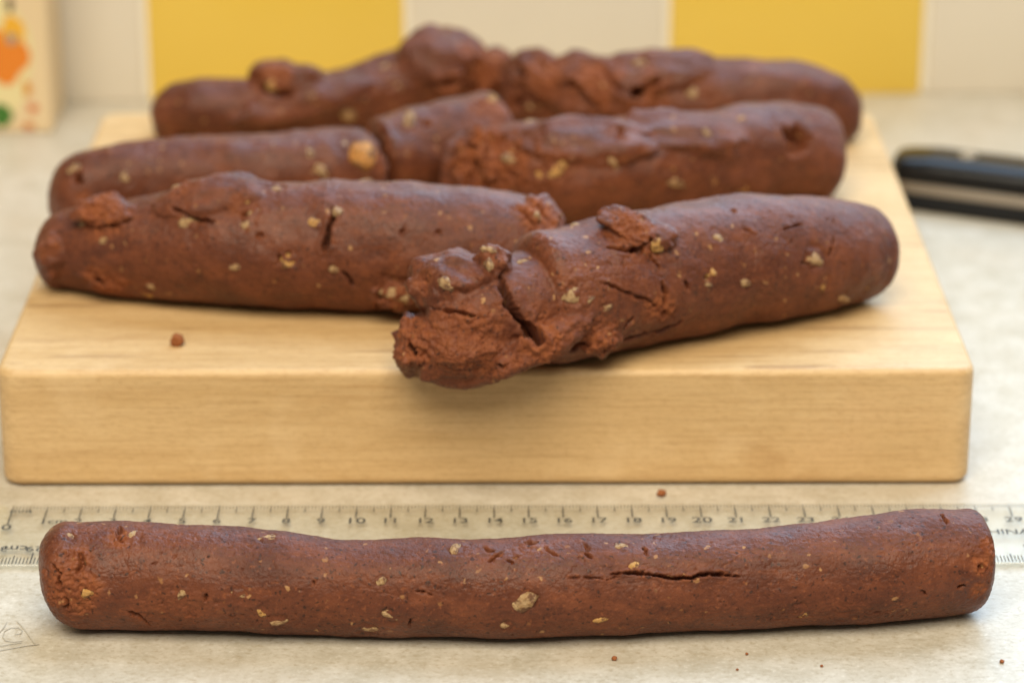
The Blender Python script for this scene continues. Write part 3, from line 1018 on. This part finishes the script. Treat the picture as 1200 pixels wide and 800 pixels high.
def crumb(px, py, z0, rad, label, seed):
    bm = bmesh.new()
    bmesh.ops.create_icosphere(bm, subdivisions=3, radius=1.0)
    A = np.array([v.co[:] for v in bm.verts])
    k = 1 + 0.38 * fbm(A * 1.2 + seed * 5.3, 4, 0.6)
    for v, q in zip(bm.verts, k):
        v.co = v.co * q * rad
        v.co.z *= 0.8
    zmin = min(v.co.z for v in bm.verts)
    for v in bm.verts:
        v.co.z -= zmin * 0.9
        v.co.z = max(v.co.z, 0.00015)
    me = bm_mesh(bm, 'dough_crumb')
    a = me.attributes.new('crumb', 'FLOAT', 'POINT')
    a.data.foreach_set('value', np.full(len(me.vertices), 0.9, np.float32))
    o = link('dough_crumb', me, M_crumb, smooth=True)
    o.location = gp(px, py, z0)
    o.rotation_euler = (0, 0, seed)
    tag(o, label, 'crumb', 'dough crumbs')


crumb(208, 405, Z, 0.0021, 'brown crumb on the board below the left front log', 9.3)
crumb(775, 581, 0.0, 0.0012, 'small brown crumb on the counter between the board and the ruler', 5.8)
crumb(720, 773, 0.0, 0.0007, 'tiny crumb on the counter in front of the long log', 3.3)
crumb(1174, 776, 0.0, 0.0006, 'tiny crumb on the counter at the right front corner', 4.1)
crumb(875, 767, 0.0, 0.0004, 'upper of two specks of dough on the counter below the long crack', 5.2)
crumb(864, 785, 0.0, 0.00035, 'lower of two specks of dough on the counter below the long crack', 6.4)
crumb(963, 781, 0.0, 0.0004, 'speck of dough on the counter in front of the yellow square nut', 7.7)

# ------------------------------------------------------------------ knife
k0 = gp(1039, 243.5, 0)
k1 = gp(1200, 265, 0)
kd = (k1 - k0).normalized()
knife = empty('knife', k0, 'knife with a black riveted handle lying on the counter to the right of the board', 'knife')
knife.rotation_euler = (0, 0, math.atan2(kd.y, kd.x))


def handle_slab(z0, z1, y0, y1, bev, grow=0.0):
    bm = bmesh.new()
    n = 24
    L = 0.115
    ring = []
    for i in range(n + 1):
        t = i / n
        x = t * L
        tap = 1 - 0.22 * (1 - min(1, t / 0.06)) ** 2.2
        sag = 0.0016 * math.sin(t * math.pi)
        ring.append((x, y0 * tap + (1 - tap) * 0.5 * (y0 + y1) - sag * 0, y1 * tap + (1 - tap) * 0.5 * (y0 + y1)))
    bot = [bm.verts.new((x, a, z0)) for x, a, b in ring] + [bm.verts.new((x, b, z0)) for x, a, b in reversed(ring)]
    f = bm.faces.new(bot)
    r = bmesh.ops.extrude_face_region(bm, geom=[f])
    bmesh.ops.translate(bm, verts=[v for v in r['geom'] if isinstance(v, bmesh.types.BMVert)], vec=(0, 0, z1 - z0))
    bmesh.ops.recalc_face_normals(bm, faces=bm.faces)
    if bev:
        ed = [e for e in bm.edges if all(abs(v.co.z - z1) < 1e-6 for v in e.verts)]
        bmesh.ops.bevel(bm, geom=ed, offset=bev, segments=5, profile=0.5, affect='EDGES')
    return bm_mesh(bm, 'scale')


KW = 0.027
link('handle_scale', handle_slab(0.0003, 0.0068, 0.0, KW, 0.0), M_black, knife, smooth=False)
link('tang', handle_slab(0.0068, 0.0112, 0.0006, KW - 0.0006, 0.0), M_tang, knife)
bm = bmesh.new()
rings = []
for i in range(41):
    t = i / 40
    x = t * 0.115
    tap = (1 - 0.22 * (1 - min(1, t / 0.06)) ** 2.2) * (1.0 if t > 0.02 else 0.96)
    hh = 0.0092 * (0.82 + 0.18 * min(1, t / 0.12))
    row = []
    for j in range(21):
        a = math.pi * (1 - j / 20)
        cy_, sz_ = math.cos(a), math.sin(a)
        row.append(bm.verts.new((x, KW / 2 + KW / 2 * tap * math.copysign(abs(cy_) ** 0.62, cy_), 0.0112 + hh * abs(sz_) ** 0.85)))
    rings.append(row)
for a, b in zip(rings[:-1], rings[1:]):
    for j in range(20):
        bm.faces.new((a[j], a[j + 1], b[j + 1], b[j]))
    bm.faces.new((a[20], a[0], b[0], b[20]))
bm.faces.new(rings[0])
bm.faces.new(rings[-1][::-1])
bmesh.ops.recalc_face_normals(bm, faces=bm.faces)
link('handle_scale', bm_mesh(bm, 'handle_scale'), M_black, knife, smooth=True)
for rx in (0.027, 0.060, 0.093):
    bm = bmesh.new()
    bmesh.ops.create_cone(bm, cap_ends=True, segments=24, radius1=0.0036, radius2=0.0033, depth=0.0010)
    o = link('rivet', bm_mesh(bm, 'rivet'), M_steel, knife)
    o.location = (rx, KW * 0.46, 0.0203)
# blade, past the right edge of the picture
bm = bmesh.new()
prof = [(0.113, 0.002), (0.125, -0.004), (0.20, -0.004), (0.27, 0.006), (0.305, 0.026), (0.20, 0.030), (0.113, 0.029)]
vs = [bm.verts.new((x, y, 0.0082)) for x, y in prof]
f = bm.faces.new(vs)
r = bmesh.ops.extrude_face_region(bm, geom=[f])
bmesh.ops.translate(bm, verts=[v for v in r['geom'] if isinstance(v, bmesh.types.BMVert)], vec=(0, 0, 0.0018))
bmesh.ops.recalc_face_normals(bm, faces=bm.faces)
link('blade', bm_mesh(bm, 'blade'), M_steel, knife)

# ------------------------------------------------------------------ printed carton at the left back
cb = gp(62, 156, 0)
carton = empty('carton', (cb.x, cb.y, 0), 'cream carton with an orange and green printed picture standing by the splashback at the left', 'carton')
M_card = plain('cream_card', (0.74, 0.58, 0.36), 0.55)
bm = bmesh.new()
CW, CHT, CD = 0.11, 0.15, 0.034
box_bm(bm, -CW, 0, 0, CD, 0.0003, CHT)
bevel_all(bm, 0.0008, 2)
link('box', bm_mesh(bm, 'box'), M_card, carton)


def patch(name, col, cx, cz, rx_, rz_, seed, layer, jag=0.25):
    bm = bmesh.new()
    vs = []
    for k in range(28):
        a = k / 28 * 2 * math.pi
        q = 1 + jag * math.sin(3 * a + seed) * 0.6 + jag * math.sin(5 * a + 2.3 * seed) * 0.4
        vs.append(bm.verts.new((cx + rx_ * q * math.cos(a), -0.0002 - 0.00012 * layer, cz + rz_ * q * math.sin(a))))
    f = bm.faces.new(vs)
    return link(name, bm_mesh(bm, name), plain('print_' + name, col, 0.5), carton)


sc_ = 1 / 27.9 / 100                     # metres per photo pixel at the carton
pz = lambda y: (156 - y) * sc_ / 0.95
pxx = lambda x: (x - 62) * sc_
patch('printed_background', (0.76, 0.66, 0.36), pxx(-6), pz(72), 50 * sc_, 78 * sc_, 0.3, 0, 0.05)
patch('printed_figure', (0.74, 0.22, 0.015), pxx(14), pz(70), 25 * sc_, 32 * sc_, 1.0, 1, 0.15)
patch('printed_figure', (0.80, 0.42, 0.03), pxx(24), pz(42), 13 * sc_, 17 * sc_, 2.0, 2, 0.1)
patch('printed_spot', (0.10, 0.055, 0.03), pxx(22), pz(14), 4 * sc_, 9 * sc_, 0.0, 1, 0.1)
patch('printed_spot', (0.30, 0.24, 0.25), pxx(22), pz(51), 6 * sc_, 6 * sc_, 1.0, 3, 0.2)
patch('printed_leaf', (0.045, 0.17, 0.02), pxx(6), pz(136), 11 * sc_, 14 * sc_, 1.4, 1, 0.15)
patch('printed_spot', (0.62, 0.16, 0.05), pxx(41), pz(128), 6 * sc_, 5 * sc_, 0.8, 1, 0.2)
patch('printed_spot', (0.60, 0.20, 0.05), pxx(35), pz(148), 7 * sc_, 4 * sc_, 2.8, 1, 0.2)
patch('printed_spot', (0.66, 0.30, 0.05), pxx(36), pz(106), 5 * sc_, 9 * sc_, 1.8, 2, 0.2)
